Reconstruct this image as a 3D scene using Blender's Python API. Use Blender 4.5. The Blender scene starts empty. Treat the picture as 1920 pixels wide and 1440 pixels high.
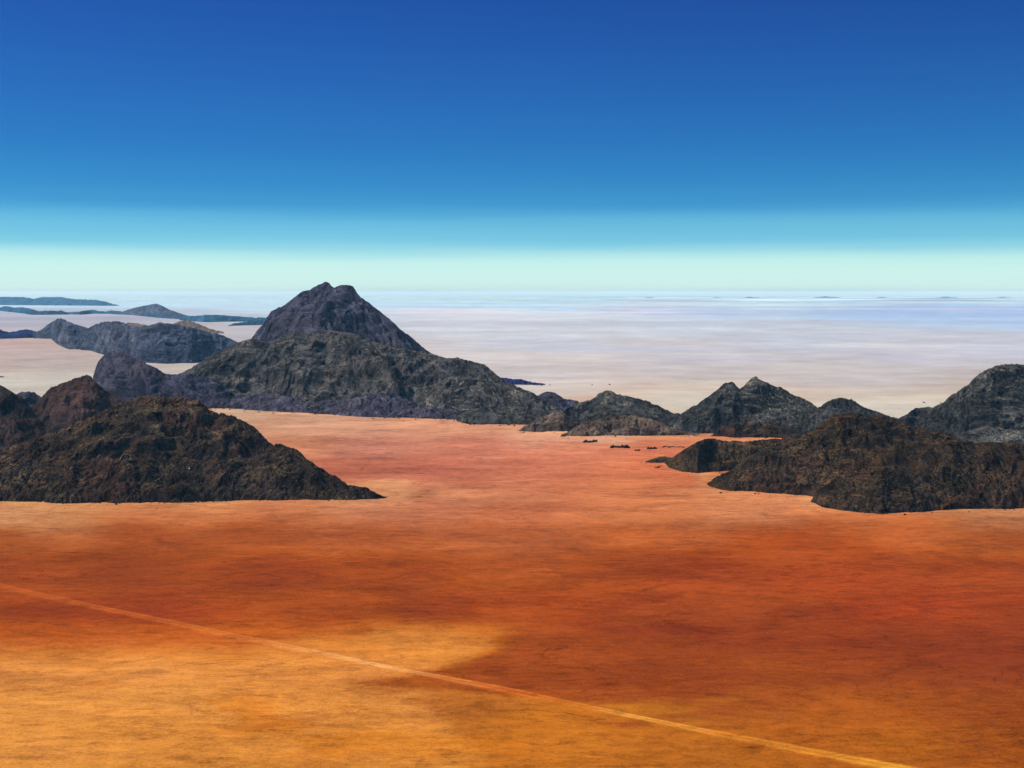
import bpy, math, random
import numpy as np
from mathutils import Vector
from mathutils.bvhtree import BVHTree

scene = bpy.context.scene
COL = scene.collection

# ------------------------------------------------------------------ camera
EYE = 200.0                       # metres above the plain
F = 2059.0                        # focal length in pixels of the 1920 wide photograph
PITCH = math.atan(172.0 / F)
cam_data = bpy.data.cameras.new("camera")
cam_data.sensor_width = 36.0
cam_data.lens = F / 1920.0 * 36.0
cam_data.clip_start = 1.0
cam_data.clip_end = 400000.0
cam = bpy.data.objects.new("camera", cam_data)
cam.location = (0, 0, EYE)
cam.rotation_euler = (math.radians(90) - PITCH, 0, 0)
COL.objects.link(cam)
scene.camera = cam

# ------------------------------------------------------------------ light, sky, exposure
EXPO = 1.2
GAIN = 2 ** EXPO
scene.view_settings.view_transform = 'Standard'
scene.view_settings.look = 'None'
scene.view_settings.exposure = EXPO
scene.view_settings.gamma = 1.0
SUN_E = 3.8
SUN_ELEV = math.radians(42)
SUN_AZ = math.radians(-78)        # from +Y (view direction), negative = left
sd = Vector((math.sin(SUN_AZ) * math.cos(SUN_ELEV), math.cos(SUN_AZ) * math.cos(SUN_ELEV), math.sin(SUN_ELEV)))
sun_data = bpy.data.lights.new("sun", 'SUN')
sun_data.energy = SUN_E
sun_data.angle = math.radians(0.5)
sun_data.color = (1.0, 0.96, 0.9)
sun = bpy.data.objects.new("sun", sun_data)
sun.rotation_euler = (-sd).to_track_quat('-Z', 'Y').to_euler()
sun.location = (-500, 200, 900)
COL.objects.link(sun)


def lin(c):
    c = np.asarray(c, float) / 255.0
    return np.where(c <= 0.04045, c / 12.92, ((c + 0.055) / 1.055) ** 2.4)


world = bpy.data.worlds.new("World")
scene.world = world
world.use_nodes = True
wn = world.node_tree
wn.nodes.clear()
out = wn.nodes.new('ShaderNodeOutputWorld')
bg = wn.nodes.new('ShaderNodeBackground')
bg.inputs['Strength'].default_value = 0.1
sky = wn.nodes.new('ShaderNodeTexSky')
sky.sky_type = 'NISHITA'
sky.sun_disc = False
sky.sun_elevation = SUN_ELEV
sky.sun_rotation = SUN_AZ
sky.air_density = 1.0
sky.dust_density = 0.3
sky.ozone_density = 3.0
tc = wn.nodes.new('ShaderNodeTexCoord')
sep = wn.nodes.new('ShaderNodeSeparateXYZ')
wn.links.new(tc.outputs['Generated'], sep.inputs[0])
# layered desert air: colour by elevation above the horizon (sin elevation, 0 .. 0.4)
SKY_PTS = [(600, (188, 222, 233)), (568, (178, 214, 222)), (558, (164, 200, 210)), (550, (176, 211, 215)), (543, (198, 231, 230)), (534, (207, 241, 236)), (512, (207, 245, 238)),
           (490, (198, 242, 238)), (474, (166, 225, 234)), (458, (128, 204, 229)), (438, (112, 193, 226)), (420, (108, 190, 224)),
           (402, (84, 170, 217)), (384, (66, 153, 208)), (340, (54, 138, 201)), (280, (46, 122, 194)),
           (180, (41, 105, 183)), (60, (35, 88, 170)), (-60, (31, 79, 160)), (-400, (22, 62, 148))]
mr = wn.nodes.new('ShaderNodeMapRange')
mr.inputs['From Min'].default_value = -0.03
mr.inputs['From Max'].default_value = 0.45
# air layers are not perfectly level: bend them with a faint, very wide noise
lay = wn.nodes.new('ShaderNodeTexNoise'); lay.inputs['Scale'].default_value = 1.0; lay.inputs['Detail'].default_value = 5
lmp = wn.nodes.new('ShaderNodeMapping'); lmp.inputs['Scale'].default_value = (3.0, 3.0, 90.0)
wn.links.new(tc.outputs['Generated'], lmp.inputs[0]); wn.links.new(lmp.outputs[0], lay.inputs['Vector'])
lma = wn.nodes.new('ShaderNodeMath'); lma.operation = 'MULTIPLY_ADD'; lma.inputs[1].default_value = 0.009; lma.inputs[2].default_value = -0.0045
wn.links.new(lay.outputs[0], lma.inputs[0])
lad = wn.nodes.new('ShaderNodeMath'); lad.operation = 'ADD'
wn.links.new(sep.outputs['Z'], lad.inputs[0]); wn.links.new(lma.outputs[0], lad.inputs[1])
wn.links.new(lad.outputs[0], mr.inputs['Value'])
ramp = wn.nodes.new('ShaderNodeValToRGB')
wn.links.new(mr.outputs[0], ramp.inputs[0])
ramp.color_ramp.interpolation = 'B_SPLINE'
els = ramp.color_ramp.elements
for i, (py, c) in enumerate(SKY_PTS):
    s = math.sin(math.atan((720 - py) / F) - PITCH)
    p = (s + 0.03) / 0.48
    e = els[i] if i < 2 else els.new(min(1.0, p))
    e.position = min(1.0, max(0.0, p))
    cc = lin(c) / GAIN
    e.color = (*cc, 1)
sc10 = wn.nodes.new('ShaderNodeVectorMath')
sc10.operation = 'SCALE'
sc10.inputs['Scale'].default_value = 10.0
wn.links.new(ramp.outputs[0], sc10.inputs[0])
# the sky deepens away from the sun (towards +X), more so higher up
azm = wn.nodes.new('ShaderNodeMath'); azm.operation = 'MULTIPLY'
wn.links.new(sep.outputs['X'], azm.inputs[0]); wn.links.new(sep.outputs['Z'], azm.inputs[1])
azs = wn.nodes.new('ShaderNodeMapRange')
azs.inputs['From Min'].default_value = -0.1; azs.inputs['From Max'].default_value = 0.1
azs.inputs['To Min'].default_value = 11.0; azs.inputs['To Max'].default_value = 8.7
wn.links.new(azm.outputs[0], azs.inputs['Value'])
wn.links.new(azs.outputs[0], sc10.inputs['Scale'])
mx = wn.nodes.new('ShaderNodeMix')
mx.data_type = 'RGBA'
mr2 = wn.nodes.new('ShaderNodeMapRange')
mr2.inputs['From Min'].default_value = 0.33
mr2.inputs['From Max'].default_value = 0.6
wn.links.new(sep.outputs['Z'], mr2.inputs['Value'])
wn.links.new(mr2.outputs[0], mx.inputs[0])
wn.links.new(sc10.outputs[0], mx.inputs[6])
wn.links.new(sky.outputs[0], mx.inputs[7])
wn.links.new(mx.outputs[2], bg.inputs['Color'])
wn.links.new(bg.outputs[0], out.inputs[0])

scene.cycles.use_denoising = True
scene.cycles.volume_bounces = 0
scene.cycles.max_bounces = 4

# ------------------------------------------------------------------ haze figures (the box itself is built last)
HAZE_DENSITY = 1.9e-5
HAZE_COLOR = np.array([0.28, 0.62, 0.90])
HAZE_LUM = np.array([0.66, 0.78, 0.98])       # display-linear radiance of infinitely deep haze
GROUND_E = np.array([1.02, 1.05, 1.12]) * GAIN * 0.885      # display-linear radiance of a white sheet on the plain


# ------------------------------------------------------------------ survey helpers: photo pixel -> bearing and slope
def ray(px, py):
    px = np.asarray(px, float); py = np.asarray(py, float)
    c, s = math.cos(PITCH), math.sin(PITCH)
    dy = F * c + (720 - py) * s
    dz = -F * s + (720 - py) * c
    return (px - 960) / dy, dz / dy


def ground_at(px, py):
    u, v = ray(px, py)
    Y = -EYE / v
    return u * Y, Y


# ------------------------------------------------------------------ numpy noise
def _perm(seed):
    r = np.random.RandomState(seed)
    p = r.permutation(256)
    a = r.rand(256) * 2 * np.pi
    return np.concatenate([p, p]), np.cos(a), np.sin(a)


_pc = {}


def perlin(x, y, seed=0):
    if seed not in _pc:
        _pc[seed] = _perm(seed)
    p, gx, gy = _pc[seed]
    xi = np.floor(x).astype(np.int64); yi = np.floor(y).astype(np.int64)
    xf = x - xi; yf = y - yi
    xi &= 255; yi &= 255
    u = xf * xf * xf * (xf * (xf * 6 - 15) + 10); v = yf * yf * yf * (yf * (yf * 6 - 15) + 10)

    def g(ix, iy, dx, dy):
        h = p[p[ix & 255] + (iy & 255)]
        return gx[h] * dx + gy[h] * dy
    a = g(xi, yi, xf, yf); b = g(xi + 1, yi, xf - 1, yf)
    c = g(xi, yi + 1, xf, yf - 1); d = g(xi + 1, yi + 1, xf - 1, yf - 1)
    return ((a + u * (b - a)) * (1 - v) + (c + u * (d - c)) * v) * 1.5


def fbm(x, y, wl, octs, seed=0, gain=0.5):
    r = 0; a = 1; n = 0
    for o in range(octs):
        r = r + a * perlin(x / wl + 17.3 * o, y / wl - 9.1 * o, seed + o)
        n += a; a *= gain; wl = wl / 2.03
    return r / n


def ridged(x, y, wl, octs, seed=0, gain=0.5):
    r = 0; a = 1; n = 0
    for o in range(octs):
        r = r + a * (1 - 2.0 * np.abs(perlin(x / wl + 7.7 * o, y / wl + 3.3 * o, seed + o)))
        n += a; a *= gain; wl = wl / 2.07
    return r / n - 0.35


def cells(x, y, wl, seed=0):
    """broken slabs: nearest-stone field, each stone a tilted facet at its own height (-1 .. 1)"""
    x = x / wl; y = y / wl
    xi = np.floor(x).astype(np.int64); yi = np.floor(y).astype(np.int64)
    r = np.random.RandomState(seed + 1000)
    T = r.rand(256, 256, 5)
    best = np.full(x.shape, 1e9); val = np.zeros(x.shape)
    for i in (-1, 0, 1):
        for j in (-1, 0, 1):
            t = T[(xi + i) & 255, (yi + j) & 255]
            dx = x - (xi + i + t[..., 0]); dy = y - (yi + j + t[..., 1])
            d = dx * dx + dy * dy
            v = (t[..., 2] - 0.5) * 0.7 + (t[..., 3] - 0.5) * 1.5 * dx + (t[..., 4] - 0.5) * 1.5 * dy
            m = d < best
            best = np.where(m, d, best); val = np.where(m, v, val)
    return val - best * 0.45 + 0.12


def grid_mesh(name, X, Y, Z, cols=None):
    nr, nc = X.shape
    me = bpy.data.meshes.new(name)
    me.vertices.add(nr * nc)
    me.vertices.foreach_set('co', np.stack([X, Y, Z], -1).astype(np.float32).ravel())
    i = np.arange(nr - 1)[:, None] * nc + np.arange(nc - 1)[None, :]
    q = np.stack([i, i + 1, i + nc + 1, i + nc], -1).reshape(-1, 4)
    me.loops.add(q.size)
    me.loops.foreach_set('vertex_index', q.ravel().astype(np.int32))
    me.polygons.add(len(q))
    me.polygons.foreach_set('loop_start', np.arange(0, q.size, 4, dtype=np.int32))
    me.update(calc_edges=True)
    me.polygons.foreach_set('use_smooth', np.ones(len(q), bool))
    if cols is not None:
        a = me.color_attributes.new('sand', 'FLOAT_COLOR', 'POINT')
        a.data.foreach_set('color', np.concatenate([cols, np.ones(cols.shape[:2] + (1,))], -1).astype(np.float32).ravel())
    me.validate()
    return me


def link(name, me, mat, label=None, cat=None, kind=None, group=None):
    o = bpy.data.objects.new(name, me)
    COL.objects.link(o)
    if mat:
        me.materials.append(mat)
    if label: o['label'] = label
    if cat: o['category'] = cat
    if kind: o['kind'] = kind
    if group: o['group'] = group
    return o


# ------------------------------------------------------------------ materials
class NT:
    def __init__(self, name):
        self.m = bpy.data.materials.new(name); self.m.use_nodes = True
        self.t = self.m.node_tree
        self.b = self.t.nodes['Principled BSDF']
        self.b.inputs['Roughness'].default_value = 0.95
        self.b.inputs['Specular IOR Level'].default_value = 0.0
        g = self.n('ShaderNodeNewGeometry')
        self.pos = g.outputs['Position']; self.nrm = g.outputs['Normal']

    def n(self, k): return self.t.nodes.new(k)
    def l(self, a, b): self.t.links.new(a, b)

    def mapped(self, sx, sy, sz):
        m = self.n('ShaderNodeMapping'); m.inputs['Scale'].default_value = (sx, sy, sz)
        self.l(self.pos, m.inputs[0]); return m.outputs[0]

    def noise(self, vec, scale, detail=4, rough=0.6, dist=0.0, kind='FBM'):
        n = self.n('ShaderNodeTexNoise'); n.inputs['Scale'].default_value = scale
        n.inputs['Detail'].default_value = detail; n.inputs['Roughness'].default_value = rough
        n.inputs['Distortion'].default_value = dist
        self.l(vec, n.inputs['Vector']); return n.outputs[0]

    def ramp(self, v, a, b, lo=0.0, hi=1.0):
        r = self.n('ShaderNodeMapRange'); r.interpolation_type = 'SMOOTHSTEP'
        for k, x in zip(('From Min', 'From Max', 'To Min', 'To Max'), (a, b, lo, hi)): r.inputs[k].default_value = x
        self.l(v, r.inputs[0]); return r.outputs[0]

    def mix(self, f, a, b, mode='MIX'):
        m = self.n('ShaderNodeMix'); m.data_type = 'RGBA'; m.blend_type = mode
        for s, x in ((0, f), (6, a), (7, b)):
            if isinstance(x, (tuple, list, float, int)):
                m.inputs[s].default_value = (*x, 1) if isinstance(x, (tuple, list)) else x
            else: self.l(x, m.inputs[s])
        return m.outputs[2]

    def math(self, op, a, b=0.0):
        m = self.n('ShaderNodeMath'); m.operation = op
        for s, x in ((0, a), (1, b)):
            if isinstance(x, (float, int)): m.inputs[s].default_value = x
            else: self.l(x, m.inputs[s])
        return m.outputs[0]

    def bump(self, h, dist, strength=1.0, prev=None):
        b = self.n('ShaderNodeBump'); b.inputs['Distance'].default_value = dist
        b.inputs['Strength'].default_value = strength
        self.l(h, b.inputs['Height'])
        if prev is not None: self.l(prev, b.inputs['Normal'])
        return b.outputs[0]


def rock_material(name, dark, mid, tan, pale, red=None, tan_amt=0.5, pale_amt=0.3, unit=1.0, seed=0.0, bump=1.0, ledge_sand=0.0):
    """varnished desert rock: dark skin, brown patches, dry scrub and drifts of pale gravel; unit = metres per fine grain"""
    k = NT(name)
    off = k.n('ShaderNodeVectorMath'); off.operation = 'ADD'
    k.l(k.pos, off.inputs[0]); off.inputs[1].default_value = (seed * 731.0, seed * 377.0, seed * 91.0)
    P = off.outputs[0]
    big = k.noise(P, 0.012 / unit, 3, 0.55)
    fl = k.n('ShaderNodeAttribute'); fl.attribute_name = 'flow'
    FL = fl.outputs['Vector']
    med = k.noise(FL, 0.06 / unit, 6, 0.7, 0.8)
    fine = k.math('ADD', k.math('MULTIPLY', k.noise(FL, 0.34 / unit, 5, 0.8, 0.6), 0.6), k.math('MULTIPLY', k.noise(P, 0.55 / unit, 4, 0.8), 0.4))
    grit = k.noise(P, 0.95 / unit, 2, 0.7)
    sn = k.n('ShaderNodeSeparateXYZ'); k.l(k.nrm, sn.inputs[0])
    flat = k.ramp(sn.outputs[2], 0.80, 0.97)
    f1 = k.math('ADD', k.math('MULTIPLY', med, 0.55), k.math('MULTIPLY', fine, 0.45))
    c = k.mix(k.ramp(f1, 0.455, 0.57), dark, mid)
    if red:
        c = k.mix(k.math('MULTIPLY', k.ramp(big, 0.48, 0.6), k.ramp(fine, 0.42, 0.58)), c, red)
    # dry scrub and gravel gather on ledges and flatter ground
    f2 = k.math('ADD', k.math('MULTIPLY', fine, 0.5), k.math('MULTIPLY', grit, 0.5))
    patch = k.ramp(k.noise(P, 0.02 / unit, 5, 0.62, 1.0), 0.44, 0.60)
    pf = k.math('ADD', k.math('MULTIPLY', patch, 0.65), k.math('MULTIPLY', flat, 0.6))
    t = k.math('MULTIPLY', k.ramp(f2, 0.50, 0.56), k.math('ADD', pf, 0.12))
    t.node.use_clamp = True
    c = k.mix(k.math('MULTIPLY', t, tan_amt), c, tan)
    # deep dark fissures and overhung joints
    c = k.mix(k.math('MULTIPLY', k.ramp(k.noise(FL, 0.16 / unit, 4, 0.8, 1.2), 0.475, 0.40), 0.85), c, tuple(x * 0.35 for x in dark))
    # pale streaks: gravel runnels, thin and broken
    st = k.noise(FL, 0.03 / unit, 5, 0.6, 1.2)
    line = k.math('SUBTRACT', 1.0, k.ramp(k.math('ABSOLUTE', k.math('SUBTRACT', st, 0.5)), 0.0, 0.02))
    line = k.math('MULTIPLY', line, k.ramp(f2, 0.46, 0.56))
    line = k.math('MULTIPLY', line, k.math('ADD', k.ramp(big, 0.48, 0.6), 0.12))
    c = k.mix(k.math('MULTIPLY', line, pale_amt), c, pale)
    # drifts of pale gravel
    dr = k.math('MULTIPLY', k.ramp(k.noise(k.mapped(0.012 / unit, 0.02 / unit, 0.05 / unit), 1.0, 5, 0.65, 0.8), 0.56, 0.66), k.ramp(f2, 0.47, 0.56))
    c = k.mix(k.math('MULTIPLY', dr, pale_amt * 0.7), c, pale)
    # single light stones
    sp = k.math('MULTIPLY', k.ramp(grit, 0.66, 0.72), pale_amt * 0.8)
    c = k.mix(sp, c, pale)
    if ledge_sand:
        ls = k.math('MULTIPLY', k.ramp(sn.outputs[2], 0.90, 0.985), k.ramp(k.noise(P, 0.02, 4, 0.6, 0.6), 0.5, 0.6))
        c = k.mix(k.math('MULTIPLY', ls, ledge_sand), c, (0.20, 0.085, 0.036))
    zone = k.ramp(k.noise(P, 0.014 / unit, 8, 0.72, 1.0), 0.34, 0.68, 0.6, 1.3)
    gz_ = k.n('ShaderNodeCombineColor')
    for i in range(3): k.l(zone, gz_.inputs[i])
    c = k.mix(1.0, c, gz_.outputs[0], 'MULTIPLY')
    k.l(c, k.b.inputs['Base Color'])
    n1 = k.bump(k.math('ADD', fine, k.math('MULTIPLY', med, 0.8)), 2.2 * unit, 0.7 * bump)
    n2 = k.bump(grit, 0.9 * unit, 0.8 * bump, n1)
    k.l(n2, k.b.inputs['Normal'])
    return k.m


def sand_material(name):
    k = NT(name)
    at = k.n('ShaderNodeVertexColor'); at.layer_name = 'sand'
    c = at.outputs[0]
    # wind streaks, finer grain near the eye; all in world metres
    w1 = k.noise(k.mapped(0.007, 0.016, 0), 1.0, 8, 0.7, 0.8)
    w2 = k.noise(k.mapped(0.09, 0.2, 0), 1.0, 5, 0.7, 0.3)
    w3 = k.noise(k.mapped(0.5, 0.9, 0), 1.0, 3, 0.75)
    f = k.math('ADD', k.math('MULTIPLY', w1, 1.9), k.math('ADD', k.math('MULTIPLY', w2, 1.3), k.math('MULTIPLY', w3, 1.3)))
    f = k.math('ADD', f, -1.25)
    # ragged pavements of darker gravel lying on the sand, at two sizes
    pv1 = k.ramp(k.noise(k.mapped(0.011, 0.03, 0), 1.0, 10, 0.68, 1.2), 0.50, 0.545)
    pv2 = k.ramp(k.noise(k.mapped(0.045, 0.13, 5.0), 1.0, 8, 0.7, 0.8), 0.53, 0.58)
    f = k.math('SUBTRACT', f, k.math('ADD', k.math('MULTIPLY', pv1, 0.15), k.math('MULTIPLY', pv2, 0.15)))
    w4 = k.noise(k.mapped(1.1, 1.5, 0), 1.0, 2, 0.7)
    f = k.math('ADD', f, k.math('MULTIPLY', w4, 0.7))
    f = k.math('ADD', f, -0.235)
    # old drainage lines, thin and winding
    dl = k.noise(k.mapped(0.0045, 0.008, 0), 1.0, 7, 0.58, 1.4)
    dl = k.math('SUBTRACT', 1.0, k.ramp(k.math('ABSOLUTE', k.math('SUBTRACT', dl, 0.5)), 0.0, 0.012))
    dl = k.math('MULTIPLY', dl, k.ramp(w1, 0.45, 0.6))
    f = k.math('SUBTRACT', f, k.math('MULTIPLY', dl, 0.42))
    d2 = k.noise(k.mapped(0.0061, 0.011, 3.0), 1.0, 7, 0.6, 1.0)
    d2 = k.math('SUBTRACT', 1.0, k.ramp(k.math('ABSOLUTE', k.math('SUBTRACT', d2, 0.5)), 0.0, 0.014))
    f = k.math('ADD', f, k.math('MULTIPLY', k.math('MULTIPLY', d2, k.ramp(w1, 0.58, 0.42)), 0.14))
    # pale far pans are smoother than the stony red sand
    sb = k.n('ShaderNodeSeparateColor'); k.l(c, sb.inputs[0])
    calm = k.ramp(sb.outputs[2], 0.06, 0.2, 1.0, 0.22)
    f = k.math('ADD', k.math('MULTIPLY', k.math('SUBTRACT', f, 1.0), calm), 1.0)
    f = k.math('MAXIMUM', f, 0.15)
    g = k.n('ShaderNodeCombineColor')
    for i, p in enumerate((0.88, 1.0, 1.0)):
        k.l(k.math('POWER', f, p), g.inputs[i])
    c = k.mix(1.0, c, g.outputs[0], 'MULTIPLY')
    # dark pebbly scraps
    sc = k.math('MULTIPLY', k.ramp(k.noise(k.mapped(0.07, 0.5, 0), 1.0, 4, 0.7, 0.4), 0.6, 0.68), 0.5)
    sc = k.math('MULTIPLY', sc, k.ramp(k.noise(k.mapped(0.01, 0.02, 0), 1.0, 3, 0.6), 0.45, 0.6))
    c = k.mix(sc, c, k.mix(1.0, c, (0.55, 0.42, 0.4), 'MULTIPLY'))
    k.l(c, k.b.inputs['Base Color'])
    n1 = k.bump(w2, 0.9, 0.35)
    n2 = k.bump(w3, 0.16, 0.5, n1)
    k.l(n2, k.b.inputs['Normal'])
    return k.m


# ------------------------------------------------------------------ the plain
GP = [
 (0,1430,219,145,68),(200,1400,216,139,58),(400,1420,213,133,52),(600,1430,211,125,42),(760,1420,209,128,50),(850,1430,198,119,44),
 (1000,1430,198,122,46),(1100,1420,194,120,46),(1300,1420,185,105,38),(1500,1410,182,92,30),(1700,1430,184,96,30),(1900,1430,172,82,27),
 (0,1340,222,147,72),(300,1330,220,145,72),(600,1340,217,136,60),(740,1340,210,130,60),(850,1330,180,105,45),(1000,1370,185,110,42),
 (1200,1370,180,100,35),(1400,1350,166,80,29),(1600,1340,172,82,27),(1900,1340,162,72,24),
 (0,1270,222,140,75),(250,1270,222,142,78),(500,1270,212,130,65),(660,1270,210,125,65),(1000,1280,150,68,28),(1200,1270,155,65,25),
 (1400,1280,160,70,25),(1650,1270,154,64,24),(1900,1270,146,58,22),
 (0,1215,195,95,45),(200,1220,200,104,52),(400,1215,192,94,44),(600,1220,195,105,52),(750,1215,205,120,62),(860,1215,205,120,62),
 (1000,1220,150,62,28),(1150,1210,150,60,28),(1400,1200,151,59,25),(1650,1210,150,58,25),(1900,1200,152,60,24),
 (0,1160,160,65,32),(300,1160,160,62,30),(600,1170,165,70,35),(850,1150,155,62,32),(1000,1140,170,70,38),(1050,1180,165,68,35),
 (1160,1190,152,62,29),(1300,1180,150,60,28),(1450,1150,156,64,29),(1700,1150,165,62,28),(1900,1160,160,62,28),
 (0,1080,160,68,40),(250,1080,150,62,35),(500,1080,150,60,35),(750,1080,158,66,38),(950,1080,175,80,48),(1150,1080,165,70,40),
 (1300,1080,165,66,35),(1600,1090,170,68,35),(1900,1080,168,70,38),
 (0,1020,168,80,50),(250,1010,170,78,50),(450,1010,168,78,50),(700,1020,175,85,55),(950,1020,185,95,62),(1200,1010,185,92,55),
 (1500,1030,175,75,42),(1900,1020,172,82,50),
 (20,965,205,140,100),(100,980,195,125,85),(300,965,195,110,72),(500,960,195,110,75),(750,960,190,100,68),(1000,960,195,100,65),
 (1200,960,200,108,65),(1400,960,205,118,75),(1700,1000,190,95,55),(1900,980,185,110,75),(50,945,215,145,90),(350,945,212,135,85),
 (700,945,205,125,85),(780,925,205,120,85),(950,920,200,110,75),(1150,920,205,112,70),(1300,930,208,120,75),(1350,900,195,95,55),
 (650,880,180,95,70),(800,880,190,100,75),(1000,880,200,108,78),(1180,880,205,110,72),(1260,880,200,100,66),
 (550,840,200,130,100),(700,840,190,115,92),(900,840,195,110,85),(1100,850,205,115,82),(1300,815,212,135,100),(1200,840,195,100,70),
 (500,800,205,150,122),(650,800,210,150,122),(850,800,215,150,120),(1000,820,215,145,112),(1150,822,220,160,125),
 (430,775,200,165,140),(600,785,205,155,130),
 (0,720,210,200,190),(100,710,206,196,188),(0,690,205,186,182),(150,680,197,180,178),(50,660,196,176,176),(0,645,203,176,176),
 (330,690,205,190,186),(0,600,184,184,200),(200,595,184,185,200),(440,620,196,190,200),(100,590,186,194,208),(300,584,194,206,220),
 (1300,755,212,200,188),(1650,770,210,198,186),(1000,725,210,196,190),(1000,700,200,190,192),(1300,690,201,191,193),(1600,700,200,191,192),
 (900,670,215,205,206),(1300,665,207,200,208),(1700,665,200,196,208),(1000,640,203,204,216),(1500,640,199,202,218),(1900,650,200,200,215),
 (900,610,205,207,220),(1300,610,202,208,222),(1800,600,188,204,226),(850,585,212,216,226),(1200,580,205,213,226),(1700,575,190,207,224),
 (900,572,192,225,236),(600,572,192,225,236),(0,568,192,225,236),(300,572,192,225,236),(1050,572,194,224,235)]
GP += [(x_, y_, 190, 224, 235) for x_ in range(0, 1921, 160) for y_ in (553, 559) ] + [(x_, 565, 192, 222, 233) for x_ in range(0, 1200, 160)]  # distant sand, here and just above, is painted in the blue of haze
GP = np.array(GP, float)
_n = GP[:, 1] > 900
_c = (GP[:, 1] > 815) & (GP[:, 1] < 975) & (GP[:, 0] > 600) & (GP[:, 0] < 1420)
GP[_c, 3] += 6; GP[_c, 4] += 12; GP[_c, 2] -= 2
_l = (GP[:, 1] > 575) & (GP[:, 1] < 725) & (GP[:, 0] < 480)
GP[_l, 2:] *= 0.96
GP[_n, 3] += np.interp(GP[_n, 2], [150, 175, 205], [5, 3, 1])
GP[_n, 2] -= np.interp(GP[_n, 2], [150, 175, 205], [6, 5, 0])                          # rust browner, less crimson
GP[_n, 4] += np.where((GP[_n, 1] > 1250) & (GP[_n, 0] < 900), 12, np.interp(GP[_n, 2], [150, 180], [-4, 0]))


APRONS = [
 ([(-260, 944), (0, 941), (100, 943), (260, 943), (420, 940), (560, 937), (650, 937), (760, 930)], 16, 1.0),
 ([(1247, 868), (1253, 877), (1279, 885), (1308, 888), (1340, 886)], 7, 0.7),
 ([(1322, 909), (1340, 915), (1389, 921), (1433, 924), (1477, 929), (1520, 931)], 14, 1.0),
 ([(1519, 943), (1550, 952), (1608, 962), (1652, 964), (1739, 960), (1797, 954), (1920, 956), (2200, 966)], 14, 0.9),
 ([(960, 808), (1000, 811), (1060, 812), (1080, 818), (1170, 818), (1240, 817), (1312, 815), (1450, 820)], 6, 1.0),
 ([(393, 765), (528, 772), (592, 776), (688, 783), (767, 784), (863, 787), (900, 796), (980, 797)], 9, 0.6)]


def survey_uv(x, y):
    """bearing and compressed distance of a place on the plain (a chart for interpolating sand colours)"""
    yy = np.maximum(y, 120.0)
    u = np.clip(x / yy, -1.2, 1.2)
    return 960 + u * F, 548 + EYE * F / yy


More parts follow.
